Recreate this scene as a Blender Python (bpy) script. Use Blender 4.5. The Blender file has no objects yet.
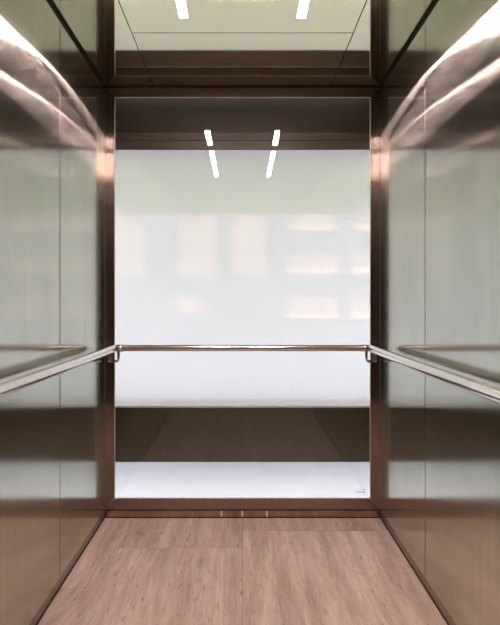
import bpy, bmesh, math, random
from mathutils import Vector
random.seed(4)
C = bpy.context.scene
COL = C.collection

# ------------------------------------------------------------ camera
F = 448.0            # focal length in pixels of a 500x625 frame
D = 2.50             # distance to the back frame
S = D / F            # metres per pixel at the back frame
HC = 217 * S         # eye height
H = HC + 214.5 * S     # ceiling height (about 2.40)
W = 137.5 * S        # half width of the cabin
cam = bpy.data.cameras.new('camera'); co = bpy.data.objects.new('camera', cam)
COL.objects.link(co); co.location = (0, 0, HC); co.rotation_euler = (math.pi/2, 0, 0)
cam.sensor_fit = 'VERTICAL'; cam.sensor_height = 36; cam.sensor_width = 36
cam.lens = F / 625 * 36; cam.shift_x = 7.5/625; cam.shift_y = -11.5/625
cam.clip_start = 0.02
C.camera = co

# ------------------------------------------------------------ world
w = bpy.data.worlds.new('sky'); C.world = w; w.use_nodes = True
bg = w.node_tree.nodes['Background']
bg.inputs[0].default_value = (1.0, 0.97, 0.985, 1); bg.inputs[1].default_value = 6.6
LAMP = 145.0          # strength of the ceiling lights
vs = C.view_settings
vs.view_transform = 'Standard'; vs.look = 'None'; vs.gamma = 1; vs.exposure = 0; vs.use_curve_mapping = False

# ------------------------------------------------------------ materials
def mat(name):
    m = bpy.data.materials.new(name); m.use_nodes = True
    nt = m.node_tree; nt.nodes.clear()
    out = nt.nodes.new('ShaderNodeOutputMaterial')
    return m, nt, out
def N(nt, t, **kw):
    n = nt.nodes.new(t)
    for k, v in kw.items(): setattr(n, k, v)
    return n
def pbr(name, col, rough=0.5, metal=0.0, spec=0.5, noise=0.0, scale=(1,1,1)):
    m, nt, out = mat(name)
    p = N(nt, 'ShaderNodeBsdfPrincipled')
    p.inputs['Base Color'].default_value = (*col, 1); p.inputs['Roughness'].default_value = rough
    p.inputs['Metallic'].default_value = metal; p.inputs['Specular IOR Level'].default_value = spec
    nt.links.new(p.outputs[0], out.inputs[0])
    if noise:
        tc = N(nt, 'ShaderNodeTexCoord'); mp = N(nt, 'ShaderNodeMapping'); mp.inputs['Scale'].default_value = scale
        ns = N(nt, 'ShaderNodeTexNoise'); ns.inputs['Scale'].default_value = 1; ns.inputs['Detail'].default_value = 4
        rm = N(nt, 'ShaderNodeMapRange'); rm.inputs['To Min'].default_value = 1-noise; rm.inputs['To Max'].default_value = 1+noise
        mx = N(nt, 'ShaderNodeVectorMath', operation='SCALE'); mx.inputs[0].default_value = col
        nt.links.new(tc.outputs['Object'], mp.inputs[0]); nt.links.new(mp.outputs[0], ns.inputs['Vector'])
        nt.links.new(ns.outputs[0], rm.inputs[0]); nt.links.new(rm.outputs[0], mx.inputs['Scale'])
        nt.links.new(mx.outputs[0], p.inputs['Base Color'])
    return m

def brushed(name, col, lobes, along, grain=(90, 90, 1.2), amt=0.055, bump=0.0):
    """brushed sheet with its scratches along 'along'; each lobe is (spread across the grain, spread along it, share)"""
    m, nt, out = mat(name); L = nt.links.new
    tc = N(nt, 'ShaderNodeTexCoord')
    def noise(scale, lo, hi, detail):
        mp = N(nt, 'ShaderNodeMapping'); mp.inputs['Scale'].default_value = scale
        ns = N(nt, 'ShaderNodeTexNoise'); ns.inputs['Scale'].default_value = 1; ns.inputs['Detail'].default_value = detail
        L(tc.outputs['Object'], mp.inputs[0]); L(mp.outputs[0], ns.inputs['Vector'])
        rm = N(nt, 'ShaderNodeMapRange'); rm.inputs['From Min'].default_value = 0.25; rm.inputs['From Max'].default_value = 0.75
        rm.inputs['To Min'].default_value = lo; rm.inputs['To Max'].default_value = hi
        L(ns.outputs[0], rm.inputs[0]); return rm.outputs[0]
    ml = N(nt, 'ShaderNodeMath', operation='MULTIPLY'); L(noise(grain, 1-amt, 1+amt, 3), ml.inputs[0]); L(noise((5, 5, 2.2), 1-amt, 1+amt, 5), ml.inputs[1])
    sc = N(nt, 'ShaderNodeVectorMath', operation='SCALE'); sc.inputs[0].default_value = col; L(ml.outputs[0], sc.inputs['Scale'])
    tv = N(nt, 'ShaderNodeCombineXYZ')
    for i in range(3): tv.inputs[i].default_value = along[i]
    if bump:
        bp = N(nt, 'ShaderNodeBump'); bp.inputs['Strength'].default_value = 1; bp.inputs['Distance'].default_value = bump
        L(noise((2.2, 2.2, 0.7), 0, 1, 1), bp.inputs['Height'])
    acc = None; tot = 0
    for ah, av, wt in lobes:
        al = math.sqrt(ah*av); a = N(nt, 'ShaderNodeBsdfAnisotropic')
        a.inputs['Roughness'].default_value = math.sqrt(al); a.inputs['Anisotropy'].default_value = 1-math.sqrt(av/ah)
        if bump: L(bp.outputs[0], a.inputs['Normal'])
        L(sc.outputs[0], a.inputs['Color']); L(tv.outputs[0], a.inputs['Tangent'])
        tot += wt
        if acc is None: acc = a.outputs[0]
        else:
            mx = N(nt, 'ShaderNodeMixShader'); mx.inputs[0].default_value = wt/tot
            L(acc, mx.inputs[1]); L(a.outputs[0], mx.inputs[2]); acc = mx.outputs[0]
    L(acc, out.inputs[0])
    return m

M_wall = brushed('brushed_steel', (0.65, 0.66, 0.585), [(0.007, 0.003, 0.07), (0.035, 0.010, 0.56), (0.12, 0.012, 0.20), (0.6, 0.0024, 0.17)], (0, 0, 1), bump=0.0004)
M_stile = brushed('bronze_brushed_steel', (0.38, 0.31, 0.265), [(0.05, 0.02, 0.4), (0.45, 0.0025, 0.6)], (0, 0, 1), grain=(60, 60, 3), amt=0.1)
M_frame = pbr('bronze_steel_frame', (0.34, 0.26, 0.21), 0.28, 1.0, noise=0.12, scale=(60, 60, 3))
M_kick = pbr('kickplate_steel', (0.42, 0.31, 0.26), 0.22, 1.0, noise=0.15, scale=(4, 4, 60))
M_side = pbr('side_kick_steel', (0.34, 0.30, 0.26), 0.3, 1.0, noise=0.08, scale=(4, 4, 60))
M_ceil = pbr('mirror_ceiling_steel', (0.84, 0.78, 0.58), 0.045, 1.0, noise=0.03, scale=(3, 3, 3))
M_rail = pbr('handrail_steel', (0.74, 0.69, 0.66), 0.22, 1.0, noise=0.04, scale=(40, 40, 40))
M_chrome = pbr('bright_steel', (0.86, 0.78, 0.74), 0.15, 1.0)
M_dark = pbr('dark_gap', (0.035, 0.028, 0.021), 0.6)
M_bronze = pbr('dark_bronze_paint', (0.078, 0.060, 0.040), 0.35, noise=0.15, scale=(30, 3, 30))
M_head = pbr('dark_head_paint', (0.044, 0.029, 0.017), 0.4, noise=0.1, scale=(30, 3, 30))
M_beam = pbr('brown_beam_paint', (0.10, 0.066, 0.052), 0.4, noise=0.2, scale=(1, 3, 80))
M_shaft = pbr('shaft_wall_paint', (0.05, 0.045, 0.04), 0.7)
M_door = pbr('door_steel', (0.12, 0.10, 0.085), 0.35, 1.0, noise=0.06, scale=(50, 50, 1))
M_fac = pbr('white_stucco', (0.62, 0.64, 0.66), 0.9, noise=0.04, scale=(2, 2, 2))
M_stone = pbr('pale_paving', (0.57, 0.64, 0.76), 0.9)
M_shade_canopy = pbr('green_shade_canopy', (0.38, 0.44, 0.03), 0.8)  # green of the added canopy, tints the top of the glazing
M_bar = pbr('window_bar', (0.60, 0.60, 0.58), 0.6)
M_edge = pbr('glass_edge_seal', (0.80, 0.80, 0.78), 0.4)
M_glint = pbr('pale_glint_paint', (0.85, 0.66, 0.56), 0.5)  # pale colour for the glints painted on the kickplate
M_mark = pbr('etched_mark', (0.08, 0.10, 0.10), 0.7)

def emit(name, col, s):
    m, nt, out = mat(name); e = N(nt, 'ShaderNodeEmission')
    e.inputs[0].default_value = (*col, 1); e.inputs[1].default_value = s
    nt.links.new(e.outputs[0], out.inputs[0]); return m
M_lamp = emit('lamp_diffuser', (1.0, 0.745, 0.735), LAMP)
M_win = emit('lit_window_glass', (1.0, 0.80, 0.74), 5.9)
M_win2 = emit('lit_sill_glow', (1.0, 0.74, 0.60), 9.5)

def glass(name, ior=1.5, tint=(0.97, 0.985, 0.97)):
    m, nt, out = mat(name); L = nt.links.new
    t = N(nt, 'ShaderNodeBsdfTransparent'); t.inputs[0].default_value = (*tint, 1)
    g = N(nt, 'ShaderNodeBsdfGlossy'); g.inputs['Roughness'].default_value = 0.0; g.inputs[0].default_value = (1, 1, 1, 1)
    f = N(nt, 'ShaderNodeFresnel'); f.inputs[0].default_value = ior
    mx = N(nt, 'ShaderNodeMixShader'); L(f.outputs[0], mx.inputs[0]); L(t.outputs[0], mx.inputs[1]); L(g.outputs[0], mx.inputs[2])
    L(mx.outputs[0], out.inputs[0]); return m
M_glass = glass('clear_glass')
def frosted(name):
    m, nt, out = mat(name); L = nt.links.new
    t = N(nt, 'ShaderNodeBsdfTransparent'); t.inputs[0].default_value = (1, 1, 1, 1)
    tr = N(nt, 'ShaderNodeBsdfTranslucent'); tr.inputs[0].default_value = (0.435, 0.41, 0.425, 1)
    mx = N(nt, 'ShaderNodeMixShader'); mx.inputs[0].default_value = 0.955
    L(t.outputs[0], mx.inputs[1]); L(tr.outputs[0], mx.inputs[2])
    L(mx.outputs[0], out.inputs[0]); return m
M_frost = frosted('milky_glazing')
M_clear = glass('outer_glass', 1.3, (1, 1, 1))

def travertine():
    m, nt, out = mat('travertine'); L = nt.links.new
    p = N(nt, 'ShaderNodeBsdfPrincipled'); L(p.outputs[0], out.inputs[0])
    tc = N(nt, 'ShaderNodeTexCoord'); at = N(nt, 'ShaderNodeAttribute', attribute_name='tile', attribute_type='GEOMETRY')
    sp = N(nt, 'ShaderNodeSeparateColor'); L(at.outputs['Color'], sp.inputs[0])
    off = N(nt, 'ShaderNodeVectorMath', operation='MULTIPLY_ADD')
    L(at.outputs['Color'], off.inputs[0]); off.inputs[1].default_value = (17, 23, 5); L(tc.outputs['Object'], off.inputs[2])
    rot = N(nt, 'ShaderNodeVectorRotate', rotation_type='Z_AXIS'); L(off.outputs[0], rot.inputs[0])
    am = N(nt, 'ShaderNodeMath', operation='MULTIPLY'); am.inputs[1].default_value = 0.30
    pw = N(nt, 'ShaderNodeMath', operation='POWER'); pw.inputs[1].default_value = 3; L(sp.outputs[2], pw.inputs[0]); L(pw.outputs[0], am.inputs[0]); L(am.outputs[0], rot.inputs['Angle'])
    # gentle warp so the veins wander
    wn = N(nt, 'ShaderNodeTexNoise'); wn.inputs['Scale'].default_value = 2.2; wn.inputs['Detail'].default_value = 2; L(rot.outputs[0], wn.inputs['Vector'])
    wv = N(nt, 'ShaderNodeVectorMath', operation='MULTIPLY_ADD'); L(wn.outputs['Color'], wv.inputs[0]); wv.inputs[1].default_value = (0.03, 0.1, 0); L(rot.outputs[0], wv.inputs[2])
    def noise(scale, detail, rough=0.6):
        mp = N(nt, 'ShaderNodeMapping'); mp.inputs['Scale'].default_value = scale
        n = N(nt, 'ShaderNodeTexNoise'); n.inputs['Scale'].default_value = 1; n.inputs['Detail'].default_value = detail; n.inputs['Roughness'].default_value = rough
        L(wv.outputs[0], mp.inputs[0]); L(mp.outputs[0], n.inputs['Vector']); return n
    n1 = noise((8, 1.1, 1), 8, 0.72); n2 = noise((60, 5, 1), 5, 0.65); n3 = noise((80, 16, 1), 5, 0.7)
    cr = N(nt, 'ShaderNodeValToRGB'); L(n1.outputs[0], cr.inputs[0])
    cr.color_ramp.elements[0].position = 0.27; cr.color_ramp.elements[0].color = (0.33, 0.24, 0.20, 1)
    cr.color_ramp.elements[1].position = 0.68; cr.color_ramp.elements[1].color = (0.83, 0.72, 0.62, 1)
    e = cr.color_ramp.elements.new(0.5); e.color = (0.64, 0.53, 0.44, 1)
    c2 = N(nt, 'ShaderNodeMapRange'); L(n2.outputs[0], c2.inputs[0]); c2.inputs['From Min'].default_value = 0.3; c2.inputs['From Max'].default_value = 0.7
    c2.inputs['To Min'].default_value = 0.84; c2.inputs['To Max'].default_value = 1.12
    c3 = N(nt, 'ShaderNodeMapRange'); L(n3.outputs[0], c3.inputs[0]); c3.inputs['From Min'].default_value = 0.30; c3.inputs['From Max'].default_value = 0.43
    c3.inputs['To Min'].default_value = 0.45; c3.inputs['To Max'].default_value = 1.0
    k = N(nt, 'ShaderNodeMath', operation='MULTIPLY'); L(c2.outputs[0], k.inputs[0]); L(c3.outputs[0], k.inputs[1])
    tb = N(nt, 'ShaderNodeMapRange'); L(sp.outputs[0], tb.inputs[0]); tb.inputs['To Min'].default_value = 0.86; tb.inputs['To Max'].default_value = 1.05
    k2 = N(nt, 'ShaderNodeMath', operation='MULTIPLY'); L(k.outputs[0], k2.inputs[0]); L(tb.outputs[0], k2.inputs[1])
    sc = N(nt, 'ShaderNodeVectorMath', operation='SCALE'); L(cr.outputs[0], sc.inputs[0]); L(k2.outputs[0], sc.inputs['Scale'])
    L(sc.outputs[0], p.inputs['Base Color']); p.inputs['Roughness'].default_value = 0.38; p.inputs['Specular IOR Level'].default_value = 0.4
    bp = N(nt, 'ShaderNodeBump'); bp.inputs['Distance'].default_value = 0.0006; bp.inputs['Strength'].default_value = 0.6
    L(k.outputs[0], bp.inputs['Height']); L(bp.outputs[0], p.inputs['Normal'])
    return m
M_floor = travertine()

# ------------------------------------------------------------ mesh helpers
def box(bm, x0, x1, y0, y1, z0, z1, bev=0.0):
    r = bmesh.ops.create_cube(bm, size=1)
    for v in r['verts']:
        v.co = Vector(((x0+x1)/2 + v.co.x*(x1-x0), (y0+y1)/2 + v.co.y*(y1-y0), (z0+z1)/2 + v.co.z*(z1-z0)))
    if bev:
        es = list({e for v in r['verts'] for e in v.link_edges})
        bmesh.ops.bevel(bm, geom=es, offset=bev, segments=2, affect='EDGES', profile=0.5)
def tube(bm, pts, r, n=20, cap=True):
    pts = [Vector(p) for p in pts]; rings = []
    up = Vector((0, 0, 1))
    for i, p in enumerate(pts):
        a = (pts[i]-pts[i-1]).normalized() if i else (pts[1]-pts[0]).normalized()
        b = (pts[i+1]-pts[i]).normalized() if i < len(pts)-1 else a
        t = (a+b).normalized(); k = 1/max(0.35, t.dot(a))
        u = up if abs(t.z) < 0.99 else Vector((1, 0, 0))
        s = t.cross(u).normalized(); q = s.cross(t).normalized()
        if i and rings:
            # keep ring orientation continuous
            s0 = prev - t*prev.dot(t)
            if s0.length > 1e-4: s = s0.normalized(); q = s.cross(t).normalized()
        prev = s
        bend = (a-b); bd = bend.normalized() if bend.length > 1e-4 else None
        ring = []
        for j in range(n):
            an = 2*math.pi*j/n; o = s*math.cos(an)*r + q*math.sin(an)*r
            if bd is not None:
                o += bd*(o.dot(bd))*(k-1)
            ring.append(bm.verts.new(p+o))
        rings.append(ring)
    for i in range(len(rings)-1):
        for j in range(n):
            bm.faces.new((rings[i][j], rings[i][(j+1) % n], rings[i+1][(j+1) % n], rings[i+1][j]))
    if cap:
        bm.faces.new(rings[0][::-1]); bm.faces.new(rings[-1])
    bmesh.ops.recalc_face_normals(bm, faces=bm.faces)
def obj(name, bm, m, parent=None, smooth=False):
    me = bpy.data.meshes.new(name); bmesh.ops.recalc_face_normals(bm, faces=bm.faces); bm.to_mesh(me); bm.free()
    me.materials.append(m); o = bpy.data.objects.new(name, me); COL.objects.link(o)
    if smooth:
        for p in me.polygons: p.use_smooth = True
        try: me.set_sharp_from_angle(angle=math.radians(40))
        except Exception: pass
    if parent: o.parent = parent; o.matrix_parent_inverse = parent.matrix_world.inverted() if False else o.matrix_parent_inverse
    return o
def B(*boxes, bev=0.0):
    bm = bmesh.new()
    for b in boxes: box(bm, *b, bev=bev)
    return bm
def struct(name, bm, m, parent=None):
    o = obj(name, bm, m, parent)
    if not parent: o['kind'] = 'structure'
    return o
def thing(name, label, cat, loc=(0, 0, 0), group=None):
    o = bpy.data.objects.new(name, None); COL.objects.link(o); o.location = loc
    o['label'] = label; o['category'] = cat
    if group: o['group'] = group
    return o
def tag(o, label, cat, group=None):
    o['label'] = label; o['category'] = cat
    if group: o['group'] = group
    return o
# pixel helpers at the back frame plane (x right, z up)
def X(px, y=D): return (px-242.5)*y/F
def Z(py, y=D): return HC + (301-py)*y/F

# ------------------------------------------------------------ room shell
YF = -0.30                     # front of the cabin, behind the camera
BK = 8*S                       # height of the kickplate
# floor: travertine slabs with thin joints
def floor():
    bm = bmesh.new(); lay = bm.loops.layers.color.new('tile')
    g = 0.0007
    cols = [(-W, -0.66, [YF, 0.69, 1.89, D]), (-0.66, 0.0, [YF, 0.99, 2.196, D]), (0.0, W, [YF, 1.16, 2.36, D])]
    vals = {(0, 1): (0.0, 0.9, 1.0), (0, 2): (0.6, 0.35, 0.2), (1, 1): (0.75, 0.2, 0.25), (1, 2): (0.55, 0.6, 0.5), (2, 1): (0.95, 0.45, 0.0), (2, 2): (0.35, 0.75, 0.1)}
    for ci, (x0, x1, ys) in enumerate(cols):
        for ri in range(len(ys)-1):
            n0 = len(bm.faces)
            box(bm, x0+g, x1-g, ys[ri]+g, ys[ri+1]-g, -0.02, 0.0)
            bm.faces.ensure_lookup_table()
            v = vals.get((ci, ri), (0.5, 0.5, 0.5))
            for f in bm.faces[n0:]:
                for l in f.loops: l[lay] = (*v, 1)
    return bm
fl = struct('floor', floor(), M_floor)
struct('grout', B((-W-0.02, W+0.02, YF, D+0.03, -0.03, -0.0022)), M_dark, fl)

# side walls: dark carrier with brushed sheets and a recessed kickplate
for side, sg in (('left', -1), ('right', 1)):
    a, b = sorted((sg*(W+0.012), sg*(W+0.06)))
    wl = struct('wall_'+side, B((a, b, YF-0.05, D+0.05, -0.03, H+0.12)), M_dark)
    ys = [YF, 0.032, 0.649, 1.266, 1.883, D]
    for i in range(5):
        a, b = sorted((sg*W, sg*(W+0.012)))
        struct('wall_panel', B((a, b, ys[i]+0.003, ys[i+1]-0.003, BK+0.004, H-4*S), bev=0.0006), M_wall, wl)
    a, b = sorted((sg*(W+0.004), sg*(W+0.012)))
    k = struct('baseboard_'+side, B((a, b, YF, D, 0.0, BK)), M_side)

# ceiling: dark carrier above, mirror sheets hung 4 cm clear of the side walls
cl = struct('ceiling', B((-W-0.06, W+0.06, YF-0.05, D+0.05, H+0.10, H+0.14)), M_dark)
CX = W+0.01; SX = 88.6*S; g = 0.0022
struct('ceiling_panel', B((-CX, -SX-g, YF, D, H, H+0.012)), M_ceil, cl)
struct('ceiling_panel', B((SX+g, CX, YF, D, H, H+0.012)), M_ceil, cl)
for y0, y1 in ((YF, 0.62), (0.62, 2.0), (2.0, D)):
    struct('ceiling_panel', B((-SX+g, SX-g, y0+g, y1-g, H, H+0.012)), M_ceil, cl)

# cabin front with closed sliding doors behind the camera
fr = struct('wall_front', B((-W-0.06, -0.45, YF-0.08, YF, 0, H+0.1), (0.45, W+0.06, YF-0.08, YF, 0, H+0.1), (-0.45, 0.45, YF-0.08, YF, 2.1, H+0.1), (-0.5, 0.5, YF-0.12, YF-0.08, -0.03, 2.2)), M_door)
for i, (x0, x1) in enumerate(((-0.45, -0.001), (0.001, 0.45))):
    struct('door_%d' % (i+1), B((x0, x1, YF-0.06, YF-0.03, 0.0, 2.1), bev=0.002), M_door)

# back wall: mitred frame, clear pane, kickplate
FT, FB, FI = Z(88), Z(509.5), 128.0*S
IT, IB = Z(97), Z(498.8)
def mitred_frame(which):
    """frame members with 45 degree mitres and fine open joints"""
    bm = bmesh.new(); e = 0.0006
    o = [(-W, FB), (W, FB), (W, FT), (-W, FT)]; n = [(-FI, IB), (FI, IB), (FI, IT), (-FI, IT)]
    for i in which:
        j = (i+1) % 4
        quad = [o[i], o[j], n[j], n[i]]
        cx = sum(q[0] for q in quad)/4; cz = sum(q[1] for q in quad)/4
        quad = [(q[0] + (e if q[0] < cx else -e), q[1] + (e if q[1] < cz else -e)) for q in quad]
        fvs = [bm.verts.new((q[0], D, q[1])) for q in quad]; bvs = [bm.verts.new((q[0], D+0.012, q[1])) for q in quad]
        bm.faces.new(fvs); bm.faces.new(bvs[::-1])
        for k in range(4): bm.faces.new((fvs[k], bvs[k], bvs[(k+1) % 4], fvs[(k+1) % 4]))
    return bm
win = struct('window_1', mitred_frame((0, 2)), M_frame)
for i in (1, 3): struct('stile', mitred_frame((i,)), M_stile, win)
struct('glass_pane', B((-FI+0.0005, FI-0.0005, D+0.008, D+0.009, IB+0.0005, IT-0.0005)), M_glass, win)
e = 0.0030
struct('edge_seal', B((-FI, FI, D+0.002, D+0.007, IB, IB+e*1.3), (-FI, FI, D+0.002, D+0.007, IT-e*0.6, IT),
                      (-FI, -FI+e*0.6, D+0.002, D+0.007, IB+e*1.3, IT-e*0.6), (FI-e*0.6, FI, D+0.002, D+0.007, IB+e*1.3, IT-e*0.6)), M_edge, win)
# small etched maker's mark in the lower right corner of the pane, and one speck
bm = bmesh.new()
for i in range(6):
    x = X(357.0+i*1.45); box(bm, x, x+0.0042, D+0.0068, D+0.0076, Z(492.2), Z(491.0+0.5*(i % 2)))
box(bm, X(363.0), X(365.8), D+0.0068, D+0.0076, Z(490.4), Z(489.8)); box(bm, X(357.0), X(365.8), D+0.0068, D+0.0076, Z(493.4), Z(493.0))
struct('etched_mark', bm, M_mark, win)
struct('speck', B((X(292), X(292.9), D+0.0068, D+0.0076, Z(390), Z(389.1))), M_mark, win)
kb = struct('baseboard_back', B((-W-0.004, W+0.004, D+0.006, D+0.012, 0.0, BK-0.006)), M_kick)
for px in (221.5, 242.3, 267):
    struct('painted_glint', B((X(px)-0.006, X(px)+0.006, D+0.0035, D+0.006, 0.005, BK-0.009), bev=0.001), M_glint, kb)  # glint on the kickplate, modelled as a pale painted block
struct('trim_1', B((-W-0.03, W+0.03, D+0.0125, D+0.04, -0.03, FB+0.02)), M_dark)
struct('trim_2', B((-W-0.03, W+0.03, D+0.003, D+0.05, FT+0.0005, H+0.10)), M_dark)

# ------------------------------------------------------------ hoistway and building glazing behind the pane
G = D*1.07
def XG(px): return X(px, G)
def ZG(py): return Z(py, G)
GW = 1.25
w2 = struct('window_2', B((-GW, GW, G, G+0.01, ZG(406.5), ZG(150)+0.01)), M_frost)
w3 = struct('window_3', B((-GW, GW, G, G+0.01, -0.30, ZG(462))), M_frost)
for o_ in (w2, w3):            # the milky film is on the inner face only, the rest of the sheet is clear
    o_.data.materials.append(M_clear)
    for p in o_.data.polygons: p.material_index = 0 if p.normal.y < -0.5 else 1
wb = struct('wall_back', B((-GW, GW, G-0.004, G+0.20, ZG(462), ZG(406.5)), bev=0.003), M_bronze)
struct('head_beam', B((-GW, GW, G-0.012, G+0.10, ZG(141.5)+0.0012, ZG(133.5)), (-GW, GW, G-0.012, G+0.10, ZG(150), ZG(141.5)-0.0012), bev=0.002), M_beam, wb)
struct('head_panel', B((-GW, GW, G-0.002, G+0.10, ZG(133.5), 3.0)), M_head, wb)
struct('sill_line', B((-GW, GW, G-0.008, G+0.0, ZG(407.5), ZG(406.0))), M_edge, wb)
struct('shaft_side', B((-GW-0.04, -GW, D+0.05, G+0.2, -0.4, 3.0), (GW, GW+0.04, D+0.05, G+0.2, -0.4, 3.0),
                       (-GW, -W-0.06, D+0.04, D+0.05, -0.4, 3.0), (W+0.06, GW, D+0.04, D+0.05, -0.4, 3.0)), M_shaft, wb)
struct('shade_canopy', B((-GW, GW, G+0.10, G+2.2, ZG(142), ZG(142)+0.12)), M_shade_canopy)      # canopy added outside to dim and green the top of the glazing

# ------------------------------------------------------------ street outside
struct('ground', B((-14, 14, G+0.2, 26, -0.45, -0.40)), M_stone)
FY = 9.0
fac = thing('building', 'pale building with arched windows seen faintly through the milky glazing', 'building', (0, FY, -0.4))
def fbox(name, bs, m, parent=fac, dy=0.0, bev=0):
    bm = bmesh.new()
    for b in bs: box(bm, b[0], b[1], b[2]-FY, b[3]-FY, b[4]+0.4, b[5]+0.4, bev=bev)
    return obj(name, bm, m, parent)
def FX(px): return X(px, FY)
def FZ(py): return Z(py, FY)
fbox('wall', [(-6, 6, FY, FY+1.2, -0.4, 3.35)], M_fac)
fbox('cornice', [(-6.1, 6.1, FY-0.18, FY, 3.18, 3.35)], M_fac)
def arch(x0, x1, z0, z1, rise, y0, y1):
    bm = bmesh.new(); pts = [(x0, z0), (x1, z0)]
    n = 14
    for i in range(n+1):
        a = math.pi*i/n
        pts.append(((x0+x1)/2 + math.cos(a)*(x1-x0)/2, z1-rise + math.sin(a)*rise))
    f = [bm.verts.new((p[0], y0-FY, p[1]+0.4)) for p in pts]; b = [bm.verts.new((p[0], y1-FY, p[1]+0.4)) for p in pts]
    bm.faces.new(f); bm.faces.new(b[::-1])
    for k in range(len(pts)): bm.faces.new((f[k], b[k], b[(k+1) % len(pts)], f[(k+1) % len(pts)]))
    return bm
def tall_window(a, b):
    x0, x1 = FX(a), FX(b)
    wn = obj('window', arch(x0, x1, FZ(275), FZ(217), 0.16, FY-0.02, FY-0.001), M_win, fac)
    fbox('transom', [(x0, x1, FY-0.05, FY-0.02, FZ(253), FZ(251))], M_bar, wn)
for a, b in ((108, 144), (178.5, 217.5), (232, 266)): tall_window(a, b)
def grid_window(a, b, tops):
    x0, x1 = FX(a), FX(b)
    for k, (t, bt) in enumerate(tops):
        z0, z1 = FZ(bt), FZ(t)
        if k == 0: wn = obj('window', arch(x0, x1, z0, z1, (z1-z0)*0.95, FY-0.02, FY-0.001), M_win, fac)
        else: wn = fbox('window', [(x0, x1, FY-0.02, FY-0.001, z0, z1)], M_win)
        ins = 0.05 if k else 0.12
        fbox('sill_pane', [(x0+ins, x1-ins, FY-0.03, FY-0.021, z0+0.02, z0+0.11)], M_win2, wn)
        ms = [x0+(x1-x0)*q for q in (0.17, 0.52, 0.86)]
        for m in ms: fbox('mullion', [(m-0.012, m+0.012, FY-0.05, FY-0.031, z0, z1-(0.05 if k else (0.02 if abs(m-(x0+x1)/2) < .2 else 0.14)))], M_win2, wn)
grid_window(287, 338, ((215, 231), (254.5, 274), (298, 319)))
grid_window(350, 401, ((216, 231), (254.5, 274), (298, 319)))
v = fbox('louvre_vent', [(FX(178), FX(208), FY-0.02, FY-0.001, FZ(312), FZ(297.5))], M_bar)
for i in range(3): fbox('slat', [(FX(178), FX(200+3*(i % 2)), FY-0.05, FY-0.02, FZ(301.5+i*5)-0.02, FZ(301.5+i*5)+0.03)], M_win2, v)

# ------------------------------------------------------------ handrail
RR = 0.0195; RZ = Z(348, 2.42); RY = 2.42; RX = 0.689
hr = thing('handrail', 'brushed steel round handrail running along both side walls and the glass', 'handrail', (0, RY, 0))
def hobj(name, bm, m, parent=hr, smooth=True):
    for v_ in bm.verts: v_.co.y -= RY
    return obj(name, bm, m, parent, smooth)
def arc_corner(sg, r=0.045, n=8):
    pts = []
    for i in range(n+1):
        a = math.pi/2*i/n
        pts.append((sg*(RX - r + r*math.cos(a)), RY - r + r*math.sin(a), RZ))
    return pts
XS = X(483, 1.28)
for sg in (-1, 1):
    bm = bmesh.new(); tube(bm, [(sg*RX, YF+0.12, RZ), (sg*RX, 1.27, RZ)] + ([(sg*RX, RY-0.045, RZ)]), RR, cap=True); hobj('rail', bm, M_rail)
    bm = bmesh.new(); tube(bm, arc_corner(sg), RR, cap=True); hobj('corner_bend', bm, M_rail)
bm = bmesh.new(); tube(bm, [(-RX+0.045, RY, RZ), (RX-0.045, RY, RZ)], RR*0.88); hobj('rail', bm, M_rail)
# polished joint sleeve on the right run
bm = bmesh.new(); tube(bm, [(RX, 1.10, RZ), (RX, 1.315, RZ)], RR+0.0012); hobj('joint_sleeve', bm, M_chrome)
for sg in (-1, 1):
    # hooked bracket under each back corner, turning back to a flange on the frame
    bk = [(sg*0.664, RY-0.02, RZ-RR*0.7), (sg*0.664, RY-0.02, RZ-0.052)]
    c = Vector((sg*0.701, RY-0.0, RZ-0.045))
    for i in range(1, 7):
        a = math.pi/2*i/6
        bk.append((sg*(0.664+0.022*(1-math.cos(a))), RY-0.02+0.02*(1-math.cos(a)), RZ-0.052-0.020*math.sin(a)))
    bk.append((sg*0.735, D-0.008, RZ-0.072))
    bm = bmesh.new(); tube(bm, bk, 0.007, n=12); b_ = hobj('bracket', bm, M_chrome)
    x0, x1 = sorted((sg*0.722, sg*0.748))
    bm = bmesh.new(); box(bm, x0, x1, D-0.010, D-0.0005, RZ-0.086, RZ-0.046, bev=0.002); hobj('flange', bm, M_chrome, b_)
    # brackets to the side wall behind the viewpoint
    for yy in (0.1,):
        bm = bmesh.new(); tube(bm, [(sg*RX, yy, RZ-RR*0.7), (sg*RX, yy, RZ-0.045), (sg*(RX+0.01), yy, RZ-0.058), (sg*(W-0.002), yy, RZ-0.072)], 0.0055, n=12); hobj('bracket', bm, M_chrome)

# ------------------------------------------------------------ ceiling lights
LXP = 44.2*S
segs = ((1.59, 1.885, 'nearest the glass wall'), (1.05, 1.45, 'in the middle of its row'), (0.72, 1.03, 'furthest from the glass wall'))
for sg, sd in ((-1, 'left'), (1, 'right')):
    for y0, y1, lab in segs:
        t = thing('ceiling_light', 'slim white strip light in the mirror ceiling, %s row, %s' % (sd, lab), 'light', (sg*LXP, (y0+y1)/2, H), 'strip lights in the ceiling')
        hl = (y1-y0)/2; hw = 0.0175
        obj('housing', B((-hw-0.002, -hw, -hl, hl, -0.005, -0.0003), (hw, hw+0.002, -hl, hl, -0.005, -0.0003), (-hw-0.002, hw+0.002, -hl-0.002, -hl, -0.005, -0.0003), (-hw-0.002, hw+0.002, hl, hl+0.002, -0.005, -0.0003)), M_frame, t)
        obj('diffuser', B((-hw+0.0003, hw-0.0003, -hl+0.0003, hl-0.0003, -0.006, -0.0008)), M_lamp, t)
